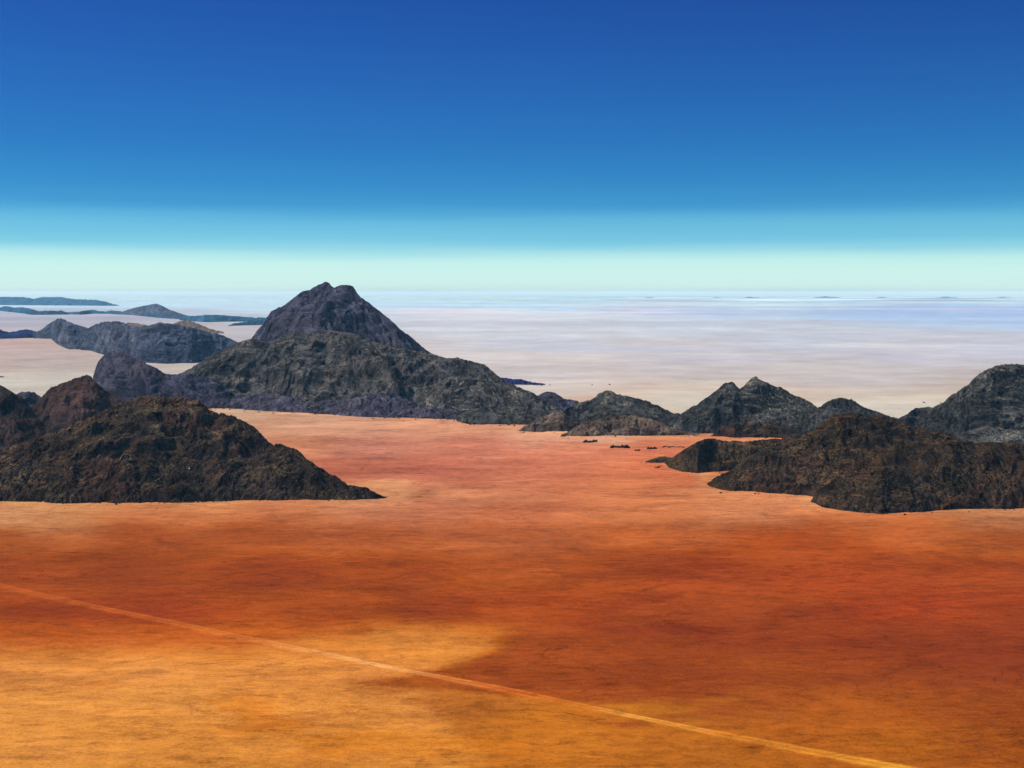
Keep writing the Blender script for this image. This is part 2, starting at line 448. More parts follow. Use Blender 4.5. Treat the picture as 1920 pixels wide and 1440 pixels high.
def sand_colour(x, y):
    # bend the chart with noise so colour areas have ragged wind-blown borders
    wx = fbm(x, y, 90, 7, 41, 0.68) * 42
    wy = fbm(x, y, 90, 7, 51, 0.68) * 46
    d = np.maximum(np.hypot(x, y), 100)
    q = survey_uv(x, y)
    amp = np.clip(600.0 / d, 0.05, 1.0)
    px = q[0] + wx * 2.6 * amp; py = q[1] + wy * 0.55 * amp
    py = np.minimum(py, 1500)
    shp = px.shape
    px = px.ravel(); py = py.ravel()
    rgb = lin(GP[:, 2:5])
    rgb_l = np.log(rgb)
    out_ = np.empty((px.size, 3))
    # kernel width grows with depression (control points are denser in py near the horizon)
    sy = np.clip(0.13 * (GP[:, 1] - 548) * 0.45 + 6, 7, 26)
    sx = 95.0
    cu = GP[:, 0]
    cv = GP[:, 1]
    for a in range(0, px.size, 40000):
        P = px[a:a + 40000, None]; Q = py[a:a + 40000, None]
        D = ((P - cu) / sx) ** 2 + ((Q - cv) / sy) ** 2
        W = 1 / (D + 0.45) ** 2.0
        out_[a:a + 40000] = (W @ rgb_l) / W.sum(1, keepdims=True)
    disp = np.exp(out_).reshape(shp + (3,))
    # two sharply bordered areas: pale sheet (lower left) cut by a rust coloured wedge
    X2 = px.reshape(shp); Y2 = py.reshape(shp)

    def poly_mask(pts, soft):
        pts = np.array(pts, float)
        inside = np.zeros(X2.shape, bool); dist = np.full(X2.shape, 1e9)
        sel = (X2 > pts[:, 0].min() - 150) & (X2 < pts[:, 0].max() + 150) & (Y2 > pts[:, 1].min() - 60) & (Y2 < pts[:, 1].max() + 60)
        xs = X2[sel]; ys = Y2[sel]; ins = np.zeros(xs.shape, bool); ds = np.full(xs.shape, 1e9)
        for i in range(len(pts)):
            x0, y0 = pts[i]; x1, y1 = pts[(i + 1) % len(pts)]
            c = ((y0 > ys) != (y1 > ys))
            with np.errstate(divide='ignore', invalid='ignore'):
                xc = (x1 - x0) * (ys - y0) / (y1 - y0 + 1e-9) + x0
            ins ^= c & (xs < xc)
            ex, ey = x1 - x0, (y1 - y0) * 3
            t = np.clip(((xs - x0) * ex + (ys - y0) * 3 * ey) / (ex * ex + ey * ey + 1e-9), 0, 1)
            ds = np.minimum(ds, np.hypot(xs - x0 - t * ex, (ys - y0) * 3 - t * ey))
        s = np.where(ins, ds, -ds)
        m = np.zeros(X2.shape); m[sel] = np.clip(s / soft * 0.5 + 0.5, 0, 1)
        return m * m * (3 - 2 * m)
    def lay(pts, c, soft, w):
        nonlocal disp
        m = poly_mask(pts, soft)[..., None] * w
        disp = disp * (1 - m) + lin(c) * m
    lay([(-400, 1178), (0, 1178), (150, 1170), (400, 1192), (600, 1205), (420, 1228), (-400, 1228)], (184, 88, 44), 75, 0.75)
    lay([(-400, 1226), (0, 1224), (250, 1230), (420, 1224), (560, 1209), (700, 1196), (880, 1191), (928, 1205), (920, 1235), (840, 1262), (750, 1285),
         (672, 1300), (740, 1312), (750, 1330), (790, 1362), (840, 1400), (870, 1445), (900, 1600), (-400, 1600)], (214, 134, 66), 62, 0.55)
    lay([(672, 1300), (750, 1285), (840, 1262), (920, 1236), (1000, 1228), (1300, 1235), (1500, 1300), (1300, 1335), (1120, 1335), (960, 1322), (850, 1318), (760, 1312)], (152, 70, 30), 24, 0.85)
    lay([(745, 1326), (850, 1316), (960, 1322), (1000, 1335), (900, 1352), (880, 1385), (930, 1420), (880, 1425), (830, 1390), (785, 1355)], (178, 98, 42), 22, 0.7)
    lay([(900, 1352), (1020, 1335), (1130, 1338), (1300, 1385), (1450, 1425), (1500, 1600), (900, 1600), (880, 1425)], (180, 100, 40), 30, 0.85)
    lay([(370, 1330), (440, 1322), (520, 1330), (500, 1372), (430, 1366), (400, 1350)], (208, 118, 42), 24, 0.6)
    lay([(540, 1400), (700, 1390), (900, 1400), (1000, 1425), (800, 1440), (600, 1440)], (206, 118, 38), 26, 0.5)
    lay([(100, 1300), (160, 1292), (200, 1302), (140, 1312)], (204, 116, 56), 20, 0.5)
    for pts, c, s, w in (
        ([(1150, 1376), (1280, 1358), (1370, 1345), (1450, 1318), (1560, 1290), (1700, 1262), (1760, 1255), (1640, 1285), (1540, 1315), (1560, 1345), (1420, 1352), (1220, 1385)], (146, 68, 27), 22, 0.6),
        ([(1160, 1192), (1260, 1178), (1390, 1182), (1360, 1200), (1230, 1204)], (130, 54, 26), 22, 0.6),
        ([(990, 1186), (1090, 1172), (1190, 1186), (1230, 1200), (1120, 1204), (1040, 1192)], (138, 56, 28), 22, 0.5),
        ([(1200, 1132), (1260, 1122), (1300, 1121), (1240, 1134)], (132, 56, 30), 16, 0.6),
        ([(1430, 1160), (1560, 1146), (1660, 1152), (1560, 1168)], (125, 48, 24), 40, 0.5),
        ([(1060, 1160), (1160, 1128), (1290, 1124), (1190, 1150)], (132, 52, 28), 35, 0.45),
        ([(1620, 1255), (1800, 1228), (1990, 1220), (1990, 1245), (1760, 1262)], (136, 56, 24), 40, 0.4),
        ([(380, 1390), (450, 1365), (560, 1372), (520, 1392)], (205, 110, 35), 45, 0.6),
        ([(30, 1165), (160, 1140), (330, 1165), (180, 1185)], (140, 52, 26), 60, 0.5),
        ([(1470, 592), (1560, 582), (1700, 574), (2100, 570), (2100, 612), (1920, 621), (1850, 612), (1740, 606), (1600, 600)], (180, 202, 230), 22, 0.8),
        ([(1180, 590), (1330, 586), (1500, 592), (1380, 598)], (190, 204, 228), 14, 0.6),
        ([(820, 652), (1100, 650), (1500, 656), (1100, 660)], (190, 194, 214), 10, 0.6),
        ([(1330, 644), (1500, 642), (1900, 648), (1600, 651)], (222, 220, 222), 10, 0.6),
        ([(1150, 678), (1330, 668), (1560, 672), (1400, 682)], (196, 192, 206), 14, 0.5),
        ([(640, 905), (900, 925), (1040, 935), (800, 940)], (212, 138, 98), 40, 0.5)):
        m = poly_mask(pts, s)[..., None] * w
        disp = disp * (1 - m) + lin(c) * m
    # pale sand aprons washed together at the feet of the hills
    for bl, wpx_, st_ in APRONS:
        bx_ = np.array([p[0] for p in bl], float); by_ = np.array([p[1] for p in bl], float)
        dy_ = (q[1] - np.interp(q[0], bx_, by_)) / wpx_ + fbm(x, y, 60, 4, 47) * 0.7
        edge = np.clip((q[0] - bx_[0]) / 25 + 1, 0, 1) * np.clip((bx_[-1] - q[0]) / 25 + 1, 0, 1)
        m = (np.exp(-np.clip(dy_, 0, 9) ** 1.3) * (dy_ > -2) * edge * st_)[..., None]
        ap_ = np.maximum(disp, disp * 0.55 + lin((222, 158, 112)) * 0.45)
        disp = disp * (1 - m) + ap_ * m
    # sand colour with the air taken off; far off it keeps painted haze blue
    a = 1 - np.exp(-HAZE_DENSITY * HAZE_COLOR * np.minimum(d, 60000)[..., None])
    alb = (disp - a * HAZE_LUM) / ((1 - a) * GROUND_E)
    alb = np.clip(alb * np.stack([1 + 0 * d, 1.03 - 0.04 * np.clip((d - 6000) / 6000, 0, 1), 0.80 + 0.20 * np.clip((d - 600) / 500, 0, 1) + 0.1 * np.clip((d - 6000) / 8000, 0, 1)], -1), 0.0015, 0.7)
    # wind bands, wide and low contrast
    near = np.clip(3000 / d, 0, 1)
    b = fbm(x * 0.6, y, 110, 6, 61, 0.62) * 0.32 * near + fbm(x * 0.3, y, 1300, 6, 71, 0.62) * 0.4 * (1 - near) * (1 - 0.6 * np.clip((d - 9000) / 8000, 0, 1))
    b += fbm(x, y * 0.8, 420, 4, 81) * 0.18
    wsh = np.clip((fbm(x * 0.4, y, 2300, 7, 95, 0.62) + 0.04) / 0.16 + 0.5, 0, 1)
    wsh = (wsh * wsh * (3 - 2 * wsh) - 0.5)[..., None] * (np.clip((d - 6500) / 5000, 0, 1) * np.clip(x / np.maximum(y, 1) * 4 + 1.0, 0.15, 1))[..., None]
    alb = alb * np.exp(wsh * np.array([0.34, 0.16, 0.02]))
    farw = np.clip((d - 9000) / 12000, 0, 1) * np.clip(x / np.maximum(y, 1) * 3 + 0.2, 0, 1)
    b2 = ridged(x * 0.3, y * 0.8, 3500, 5, 91) * 0.55 * farw
    fac = np.exp(np.clip(b - 0.9 * np.clip(b2, 0, 1), -0.8, 0.6))[..., None]
    return np.clip(alb * np.concatenate([fac ** 0.92, fac, fac], -1), 0.004, 0.7)


ROAD_PX = [(-260, 1038), (-120, 1070), (0, 1098), (200, 1143), (400, 1183), (500, 1205), (620, 1229), (800, 1265), (960, 1296),
           (1080, 1321), (1260, 1359), (1410, 1389), (1560, 1418), (1700, 1441), (1900, 1478), (2150, 1526), (2500, 1590), (3000, 1680)]
rx, ry = ground_at([p[0] for p in ROAD_PX], [p[1] for p in ROAD_PX])
RS = np.concatenate([[0], np.cumsum(np.hypot(np.diff(rx), np.diff(ry)))])
_s = np.arange(0, RS[-1], 3.0)
# smoothed centre line
RX = np.interp(_s, RS, rx); RY = np.interp(_s, RS, ry)
ker = np.hanning(61); ker /= ker.sum()
RX = np.convolve(np.pad(RX, 30, 'edge'), ker, 'valid'); RY = np.convolve(np.pad(RY, 30, 'edge'), ker, 'valid')


def road_dist(x, y):
    d = np.full(x.shape, 1e9)
    sel = (y < 1300) & (y > 200)
    if sel.any():
        xs = x[sel]; ys = y[sel]; best = np.full(xs.shape, 1e9)
        for i in range(0, len(RX) - 8, 8):
            x0, y0, x1, y1 = RX[i], RY[i], RX[i + 8], RY[i + 8]
            ex, ey = x1 - x0, y1 - y0
            t = np.clip(((xs - x0) * ex + (ys - y0) * ey) / (ex * ex + ey * ey), 0, 1)
            best = np.minimum(best, np.hypot(xs - x0 - t * ex, ys - y0 - t * ey))
        d[sel] = best
    return d


def ground_z(x, y, rd=None):
    d = np.hypot(x, y)
    h = fbm(x, y, 190, 4, 5) * 1.3 * np.clip(d / 500, 0.3, 1)
    h = h + fbm(x * 0.5, y, 1300, 4, 15) * np.clip((d - 2500) / 4000, 0, 1) * 5.0
    if rd is None:
        rd = road_dist(x, y)
    return h * np.clip((rd - 12) / 60, 0.0, 1.0)


u_front = np.linspace(-0.66, 0.66, 700)
az_front = np.arctan(u_front)
az_back = np.linspace(az_front[-1], 2 * math.pi + az_front[0], 70)[1:]
az = np.concatenate([az_front, az_back])
r_in = np.linspace(1.0, 380.0, 18)
ys_px = np.arange(1625, 555.2, -1.75)
r_mid = EYE * F / (ys_px - 548)
r_out = np.array([60000.])
rr = np.concatenate([r_in[:-1], r_mid[r_mid > 380], r_out])
R_, A_ = np.meshgrid(rr, az, indexing='ij')
# rings run straight across the view, so each ring lies along one distance
X_ = R_ * np.sin(A_); Y_ = R_ * np.cos(A_)
fr = np.zeros(len(az), bool); fr[:700] = True
X_[:, :700] = rr[:, None] * u_front[None, :]; Y_[:, :700] = rr[:, None]
# blend front corners to the circle behind
k0 = len(az_back)
ww = np.ones(k0)
ww[:20] = np.linspace(0.05, 1, 20); ww[-21:] = np.linspace(1, 0.0, 21)
corner = 1 / np.cos(az_front[-1])
X_[:, 700:] *= (ww + (1 - ww) * corner)[None, :]; Y_[:, 700:] *= (ww + (1 - ww) * corner)[None, :]
cols = np.empty(X_.shape + (3,))
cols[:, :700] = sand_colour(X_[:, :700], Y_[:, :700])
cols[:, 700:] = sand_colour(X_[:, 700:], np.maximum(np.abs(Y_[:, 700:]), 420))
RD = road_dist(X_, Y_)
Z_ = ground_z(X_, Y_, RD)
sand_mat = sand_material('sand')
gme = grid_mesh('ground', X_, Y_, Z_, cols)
ground = link('ground', gme, sand_mat, 'wide desert plain of orange and rust red sand paling to lavender far away', 'ground', 'structure')

# ------------------------------------------------------------------ the vehicle track: a graded strip with soft shoulders
offs = 0.72 * np.array([-9, -7, -5.2, -4.2, -3.2, -2.2, -1.2, 0, 1.2, 2.2, 3.2, 4.2, 5.2, 7, 9.0])
lift = np.array([-.25, .02, .10, .15, .2, .14, .16, .22, .16, .14, .2, .15, .10, .02, -.25])
tx = np.gradient(RX); ty = np.gradient(RY); tl = np.hypot(tx, ty); nx = -ty / tl; ny = tx / tl
wob = fbm(np.arange(len(RX)) * 3.0, np.zeros(len(RX)), 60, 3, 33)[:, None] * 1.2
twid = np.interp(survey_uv(RX, RY)[0], [0, 500, 740, 950, 1200, 1500], [1.0, 1.0, .6, 1.1, .6, 1.1])[:, None]
RXX = RX[:, None] + nx[:, None] * twid * (offs[None, :] + wob); RYY = RY[:, None] + ny[:, None] * twid * (offs[None, :] + wob)
RZZ = np.repeat(lift[None, :], len(RX), 0)
rc = sand_colour(RXX, RYY)
lane = np.array([0, .05, .2, .45, .85, .8, .6, .5, .55, .9, 1, .6, .2, .05, 0])
qx, qy = survey_uv(RX, RY)
tk = np.array([(0, 192, 94, 44, .75, 1.0), (300, 198, 102, 48, .8, 1.0), (450, 208, 118, 58, .9, 1.0), (540, 224, 142, 78, 1.0, .9), (620, 234, 160, 92, 1.0, .8), (740, 236, 166, 100, 1.0, .62),
               (840, 228, 136, 68, 1.0, .8), (950, 212, 106, 48, .95, 1.1), (1080, 206, 112, 46, .9, .9), (1200, 236, 164, 72, 1.0, .6), (1350, 222, 134, 52, 1.0, .85),
               (1500, 236, 150, 54, 1.0, 1.1), (1700, 238, 164, 58, 1.0, 1.1)], float)
stren = np.interp(qx, tk[:, 0], tk[:, 4])[:, None, None]
tgt = np.stack([np.interp(qx, tk[:, 0], (lin(tk[:, 1:4]) / GROUND_E)[:, i_]) for i_ in range(3)], -1)[:, None, :]
tgt[..., 2] = np.maximum(tgt[..., 2] - 0.004, 0.004)
pk = stren * lane[None, :, None] * (0.98 + 0.8 * fbm(RXX, RYY, 30, 4, 77, 0.65)[..., None])
rc = rc * (1 - np.clip(pk, 0, 1)) + tgt * np.clip(pk, 0, 1)
rme = grid_mesh('dirt_road', RXX, RYY, RZZ, rc)
link('dirt_road', rme, sand_mat, 'pale straight vehicle track crossing the sand diagonally from left edge to bottom right', 'dirt road', 'structure')

# ------------------------------------------------------------------ hills
HILLS = {}
FEET = []


def hill(name, label, crest, base, mat, m=0.5, res=1.6, rough=1.0, big=0.16, seed=1, mb=0.6, cat='hill', kind='structure', dmin=4.0,
         gully=1.0, group=None, crest_rough=1.0):
    cu, cv = ray([p[0] for p in crest], [p[1] for p in crest])
    bu, bv = ray([p[0] for p in base], [p[1] for p in base])
    bY = -EYE / bv
    n = max(12, int((cu[-1] - cu[0]) * F / res))
    us = np.linspace(cu[0], cu[-1], n)
    v = np.interp(us, cu, cv)
    Yf = 1 / np.interp(us, bu, 1 / bY)
    scale = Yf.mean() / 1000.0
    wl0 = 55.0 * scale ** 0.5
    xf = us * Yf
    Yc = (Yf + EYE / m) / (1 - v / m)
    Yc = Yc * (1 + fbm(us * 1000, us * 0, wl0, 3, seed + 9) * 0.03)
    Yc = np.maximum(Yc, Yf + dmin)
    zc = EYE + Yc * v
    zc = np.maximum(zc, -3.0)
    H = max(zc.max(), 1.0)
    span = np.maximum(Yc - Yf, dmin)
    step = max(res * Yf.mean() / F * 1.5, span.max() / 420.0)
    nf = max(8, int(span.max() / step)); nb = max(5, nf // 5)
    s = np.concatenate([np.linspace(-0.08, 1, nf), np.linspace(1, 2.05, nb + 1)[1:]])
    S, U = np.meshgrid(s, us, indexing='ij')
    back = np.maximum(zc, 2) / mb + dmin
    Y = np.where(S <= 1, Yf + span * S, Yc + (S - 1) * back)
    X = U * Y
    prof_f = np.where(S < 0, S * 1.2, 0.55 * S + 0.45 * (1 - (1 - np.clip(S, 0, 1)) ** 1.5))
    prof = np.where(S <= 1, prof_f, 1 - (S - 1) ** 1.2 * 1.02)
    Z = zc * prof
    e = np.clip(S, 0, 2); e = np.where(e <= 1, e, 2 - e)
    env = np.where(S <= 1, (4 * np.clip(S, 0, 1) * (1 - np.clip(S, 0, 1))) ** 0.7, np.clip(2 - S, 0, 1) * (S - 1) * 3)
    zz = np.maximum(zc, 0)
    wx = fbm(X, Y, wl0 * 1.3, 3, seed + 70) * wl0 * 0.5
    big_n = ridged(X + wx, Y * 0.9 + wx * 0.7, wl0 * 1.8, 3, seed + 20, 0.5)
    xc_ = us * Yc
    gz = np.gradient(zc, xc_ + np.arange(n) * 1e-4)
    kk = max(3, int(n * 70 * scale ** 0.5 / max(abs(xc_[-1] - xc_[0]), 1)) | 1); kk = min(kk, (n // 2) | 1)
    gz = np.convolve(np.pad(np.clip(gz, -1, 1), kk // 2, 'edge'), np.ones(kk) / kk, 'valid')[:n]
    q = X + (1 - np.clip(S, 0, 2)) * gz * span * 1.3 + wx * 0.35
    run = S * span
    gul = ridged(q + wx * 0.45, run * 0.45 - wx * 0.4, wl0 * 0.85, 4, seed + 30, 0.55)
    Z = Z + env * zz * (big * 1.15 * big_n + 0.105 * gully * gul)
    # ledges: the slope steps back every so many metres
    lw = 15.0 * scale ** 0.4
    wob_ = fbm(X, Y, wl0 * 1.5, 3, seed + 80) * lw * 1.3
    ph_ = (Z + wob_) / lw * 2 * np.pi
    Z = Z + np.sin(ph_) * lw * 0.11 * env * np.clip(fbm(X, Y, wl0, 2, seed + 85) * 2 + 0.6, 0, 1)
    # boulders and broken ledges
    sm = min(1.0, 0.35 + scale * 0.3)
    pix = Yf.mean() / F * 1.9
    lo = np.clip(zz / 6, 0, 1) * np.clip((e + 0.02) / 0.12, 0, 1)
    cr = np.where(np.abs(S - 1) < 0.12, crest_rough, 1.0)
    ws = scale ** 0.5
    fine = cells(X + wx * 0.1, Y * 0.8, 19 * ws, seed + 40) * 1.7 + cells(X, Y, 8.0 * ws, seed + 45) * 1.3 + cells(X, Y, 3.6 * scale, seed + 50) * 0.8 * ws
    Z = Z + fine * rough * lo * cr * scale ** 0.3
    Z = Z + fbm(X, Y, 3.2 * scale, 2, seed + 60) * 0.8 * rough * scale ** 0.5 * np.clip(zz / 4, 0.15, 1)
    Z = Z + (fbm(X, Y, 45 * ws, 5, seed + 3, 0.65) * 13 * rough * ws - 1.0) * np.clip(1 - np.abs(S) / 0.22, 0, 1) * np.clip(zz / 12, 0, 1)
    Z = np.where(Z < -4, -4, Z)
    Z = np.where(S < 0, Z - 0.6, Z)
    # never let noise lift the back of the hill over the measured skyline by much
    me = grid_mesh(name, X, Y, Z)
    fa = me.attributes.new('flow', 'FLOAT_VECTOR', 'POINT')
    fa.data.foreach_set('vector', np.stack([q, run * 0.62, Z * 0.5 + 0 * q], -1).astype(np.float32).ravel())
    FEET.append((X[nf // 12 + 1], Y[nf // 12 + 1], scale, kind))
    o = link(name, me, mat, label, cat, kind, group)
    HILLS[label] = o
    return o


near_brown = rock_material('near_brown_rock', (0.0062, 0.0045, 0.0046), (0.027, 0.017, 0.013), (0.115, 0.080, 0.034), (0.24, 0.18, 0.09),
                           red=(0.040, 0.017, 0.011), tan_amt=0.68, pale_amt=0.5, unit=1.0, seed=1, ledge_sand=0.2)
near_right = rock_material('near_right_rock', (0.0058, 0.0042, 0.0040), (0.029, 0.017, 0.011), (0.125, 0.080, 0.027), (0.17, 0.12, 0.06),
                           red=(0.034, 0.014, 0.009), tan_amt=0.8, pale_amt=0.35, unit=1.0, seed=5, ledge_sand=0.3)
red_rock = rock_material('reddish_rock', (0.011, 0.009, 0.010), (0.032, 0.022, 0.020), (0.075, 0.055, 0.035), (0.16, 0.13, 0.10),
                         red=(0.060, 0.026, 0.018), tan_amt=0.6, pale_amt=0.35, unit=1.1, seed=2)
grey_rock = rock_material('grey_rock', (0.0085, 0.008, 0.009), (0.050, 0.045, 0.043), (0.15, 0.132, 0.10), (0.30, 0.26, 0.19),
                          red=None, tan_amt=0.75, pale_amt=0.7, unit=1.4, seed=3)
grey_rock_plain = rock_material('plain_grey_rock', (0.011, 0.0095, 0.017), (0.052, 0.047, 0.070), (0.115, 0.106, 0.125), (0.22, 0.21, 0.22),
                                red=(0.045, 0.034, 0.042), tan_amt=0.55, pale_amt=0.3, unit=1.6, seed=4)  # violet in this grey partly stands in for haze over the middle hills
teal_rock = rock_material('dark_greenish_rock', (0.0060, 0.0060, 0.0066), (0.031, 0.030, 0.029), (0.125, 0.115, 0.085), (0.27, 0.24, 0.17),
                          red=None, tan_amt=0.8, pale_amt=0.6, unit=1.2, seed=6)
tan_rock = rock_material('tan_foothill_rock', (0.026, 0.017, 0.014), (0.115, 0.078, 0.055), (0.24, 0.17, 0.10), (0.34, 0.26, 0.17),
                         red=(0.14, 0.085, 0.055), tan_amt=0.8, pale_amt=0.4, unit=1.1, seed=7, bump=1.4)
far_haze_rock = rock_material('far_haze_rock', (0.013, 0.016, 0.030), (0.050, 0.056, 0.085), (0.13, 0.135, 0.15), (0.24, 0.22, 0.18),
                         red=None, tan_amt=0.6, pale_amt=0.6, unit=2.4, seed=8)  # bluish cast of distance mixed into the rock colour
far_haze_teal = rock_material('far_haze_teal_rock', (0.015, 0.045, 0.080), (0.024, 0.068, 0.115), (0.04, 0.09, 0.13), (0.07, 0.11, 0.15),
                         red=None, tan_amt=0.4, pale_amt=0.2, unit=8.0, seed=9)  # teal is haze painted into the rock, making up for thin air volume
far_haze_blue = rock_material('far_haze_blue_rock', (0.010, 0.013, 0.06), (0.020, 0.028, 0.11), (0.04, 0.05, 0.13), (0.06, 0.07, 0.15),
                          red=None, tan_amt=0.3, pale_amt=0.1, unit=4.0, seed=10)  # strong blue is painted haze, not the stone's own colour

# --- far left
hill('hill', 'flat topped teal blue ridge, farthest hill at the left edge under the haze',
     [(-200, 556), (0, 557), (42, 557), (64, 560), (80, 557), (115, 557), (140, 561), (163, 562), (179, 562), (198, 566), (215, 571), (224, 573)],
     [(-200, 571), (0, 572), (224, 573.5)], far_haze_teal, m=0.35, res=1.2, rough=1.0, big=0.1, seed=100)
hill('hill', 'low double blue hill at the left edge on the pale plain below the flat topped ridge',
     [(-90, 583), (-40, 578), (0, 576), (13, 574), (26, 577), (40, 576), (55, 578), (70, 583), (82, 583), (84, 582), (100, 583), (115, 582), (124, 586), (136, 590)],
     [(-90, 586), (0, 583), (30, 586), (60, 590), (90, 590), (136, 589)], far_haze_teal, m=0.3, res=1.2, seed=110)
hill('hill', 'long low dark ridge on the plain in front of the small distant cone',
     [(112, 586), (134, 585), (150, 584), (172, 581), (185, 583), (198, 584), (210, 582), (236, 585), (260, 585), (287, 589), (310, 592), (336, 597)],
     [(112, 587.5), (150, 590), (172, 588), (200, 588), (250, 591), (300, 596), (336, 598)], far_haze_teal, m=0.3, res=1.2, seed=120)
hill('hill', 'small distant cone shaped hill with a blue tint and rounded shoulders, left of the tall peak',
     [(222, 588), (230, 584), (252, 577), (272, 573), (282, 571), (292, 569), (304, 573), (319, 581), (345, 590), (370, 596), (395, 599)],
     [(222, 589), (300, 595), (345, 598), (395, 600)], far_haze_rock, m=0.4, res=1.2, seed=130, crest_rough=.4)
hill('hill', 'long low blue grey rise between the distant cone and the tall peak',
     [(336, 596), (351, 593), (383, 591), (425, 591), (457, 594), (479, 596), (498, 595), (540, 597), (580, 602)],
     [(336, 600), (383, 604), (457, 603), (580, 603)], far_haze_teal, m=0.25, res=1.2, seed=140)
hill('hill', 'small low dark hill at the foot of the tall peak, left side, on the pale plain',
     [(428, 610), (441, 606), (470, 602), (498, 600), (540, 603), (580, 607)],
     [(428, 611), (480, 609), (580, 609)], far_haze_teal, m=0.25, res=1.2, seed=150)
hill('hill', 'pale rocky ridge peeping over the grey rounded hills at middle left',
     [(226, 612), (240, 604), (260, 607), (278, 611), (300, 604), (320, 610), (332, 604), (345, 601), (355, 601), (371, 607), (393, 616), (420, 623)],
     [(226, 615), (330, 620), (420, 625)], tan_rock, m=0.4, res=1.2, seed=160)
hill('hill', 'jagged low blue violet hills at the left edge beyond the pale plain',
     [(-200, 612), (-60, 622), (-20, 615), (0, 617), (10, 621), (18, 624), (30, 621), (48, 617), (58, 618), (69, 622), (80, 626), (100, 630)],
     [(-200, 634), (0, 636), (64, 634), (100, 636)], far_haze_blue, m=0.4, res=1.2, seed=170)
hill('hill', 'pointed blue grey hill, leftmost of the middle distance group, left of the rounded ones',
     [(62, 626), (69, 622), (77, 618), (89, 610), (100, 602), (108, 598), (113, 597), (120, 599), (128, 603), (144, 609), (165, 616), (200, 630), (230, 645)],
     [(62, 635), (96, 636), (109, 647), (128, 655), (160, 656), (230, 660)], far_haze_rock, m=0.45, res=1.2, seed=180, big=.22)
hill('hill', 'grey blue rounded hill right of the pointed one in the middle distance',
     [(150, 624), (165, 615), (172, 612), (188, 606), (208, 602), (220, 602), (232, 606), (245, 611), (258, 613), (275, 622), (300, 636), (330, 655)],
     [(120, 655), (172, 658), (185, 663), (220, 672), (300, 679), (330, 680)], far_haze_rock, m=0.45, res=1.2, seed=190, big=.22)
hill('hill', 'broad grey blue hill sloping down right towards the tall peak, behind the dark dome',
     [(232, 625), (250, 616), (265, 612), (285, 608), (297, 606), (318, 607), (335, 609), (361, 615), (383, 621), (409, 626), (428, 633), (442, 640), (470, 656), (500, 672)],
     [(232, 672), (265, 680), (313, 682), (361, 681), (400, 676), (500, 674)], far_haze_rock, m=0.45, res=1.2, seed=200, big=.22)
# --- tiny far hills breaking the skyline of the plateau at right
for i_, (x0, x1, top, lab) in enumerate(((1196, 1246, 557.6, 'tiny low hill on the far plateau skyline, leftmost of its row'),
        (1330, 1362, 557.2, 'tiny hill on the far plateau skyline above the left point of the double pointed hill'),
        (1388, 1428, 556.4, 'tiny hill on the far plateau skyline straight above the right point of the double pointed hill'),
        (1520, 1580, 555.6, 'widest of the tiny hills on the far plateau skyline, above the rounded dark hill at right'),
        (1640, 1668, 556.6, 'tiny narrow hill on the far plateau skyline right of the widest tiny one'),
        (1748, 1800, 556.2, 'tiny hill on the far plateau skyline left of the big hill at the right edge'),
        (1862, 1900, 556.8, 'tiny hill on the far plateau skyline above the big hill at the right edge'))):
    w_ = x1 - x0
    hill('hill', lab, [(x0, 559.4), (x0 + w_ * .2, top + 1.4), (x0 + w_ * .38, top + .3), (x0 + w_ * .5, top), (x0 + w_ * .62, top + 1.0), (x0 + w_ * .82, top + 1.3), (x1, 559.4)],
         [(x0, 559.5), (x1, 559.5)], far_haze_teal, m=0.3, res=0.8, rough=0.8, big=0.1, seed=600 + 10 * i_, group='tiny hills on the far plateau skyline')
# --- tall peak and the massif in front
hill('mountain', 'tall twin topped dark peak rising above the horizon behind the broad massif',
     [(410, 690), (440, 668), (469, 638), (480, 621), (493, 609), (502, 593), (508, 584), (518, 579), (528, 575), (547, 561), (560, 551), (579, 543), (595, 534), (604, 531),
      (611, 528), (617, 531), (622, 537), (627, 540), (631, 537), (637, 534), (652, 534), (662, 538), (667, 545), (672, 553), (680, 559), (694, 570), (708, 580), (719, 589),
      (739, 605), (751, 618), (777, 637), (796, 653), (812, 665), (847, 680), (900, 705)],
     [(410, 705), (600, 722), (760, 722), (900, 715)], grey_rock_plain, m=0.75, res=1.5, rough=0.8, big=0.10, seed=210, cat='mountain', gully=1.4)
hill('hill', 'dark rounded dome with steep left side, left shoulder of the broad massif',
     [(168, 740), (173, 722), (174, 706), (179, 690), (184, 678), (192, 669), (200, 663), (208, 659), (224, 657), (236, 660), (244, 665), (252, 671), (262, 671), (268, 676), (275, 682), (297, 692),
      (307, 700), (326, 702), (350, 700), (390, 710), (430, 730)],
     [(168, 745), (200, 757), (280, 766), (430, 765)], grey_rock_plain, m=0.8, res=1.5, rough=0.7, big=0.10, seed=220)
hill('hill', 'broad grey rocky massif with pale gravel streaks in front of the tall peak',
     [(285, 742), (305, 722), (326, 705), (350, 694), (358, 691), (383, 674), (409, 660), (425, 652), (441, 644), (455, 639), (466, 637), (480, 637), (496, 641), (509, 640), (528, 631), (560, 623),
      (575, 625), (592, 620), (630, 622), (662, 626), (688, 637), (720, 647), (751, 653), (783, 660), (809, 663), (828, 669), (857, 671), (879, 676), (900, 682), (908, 684),
      (929, 700), (947, 715), (970, 725), (996, 736), (1017, 748), (1034, 760), (1057, 773), (1085, 788)],
     [(285, 764), (393, 764), (432, 764), (528, 770), (592, 774), (688, 780), (767, 782), (863, 785), (960, 789), (1085, 793)],
     grey_rock, m=0.42, res=1.5, rough=1.0, big=0.20, seed=230)
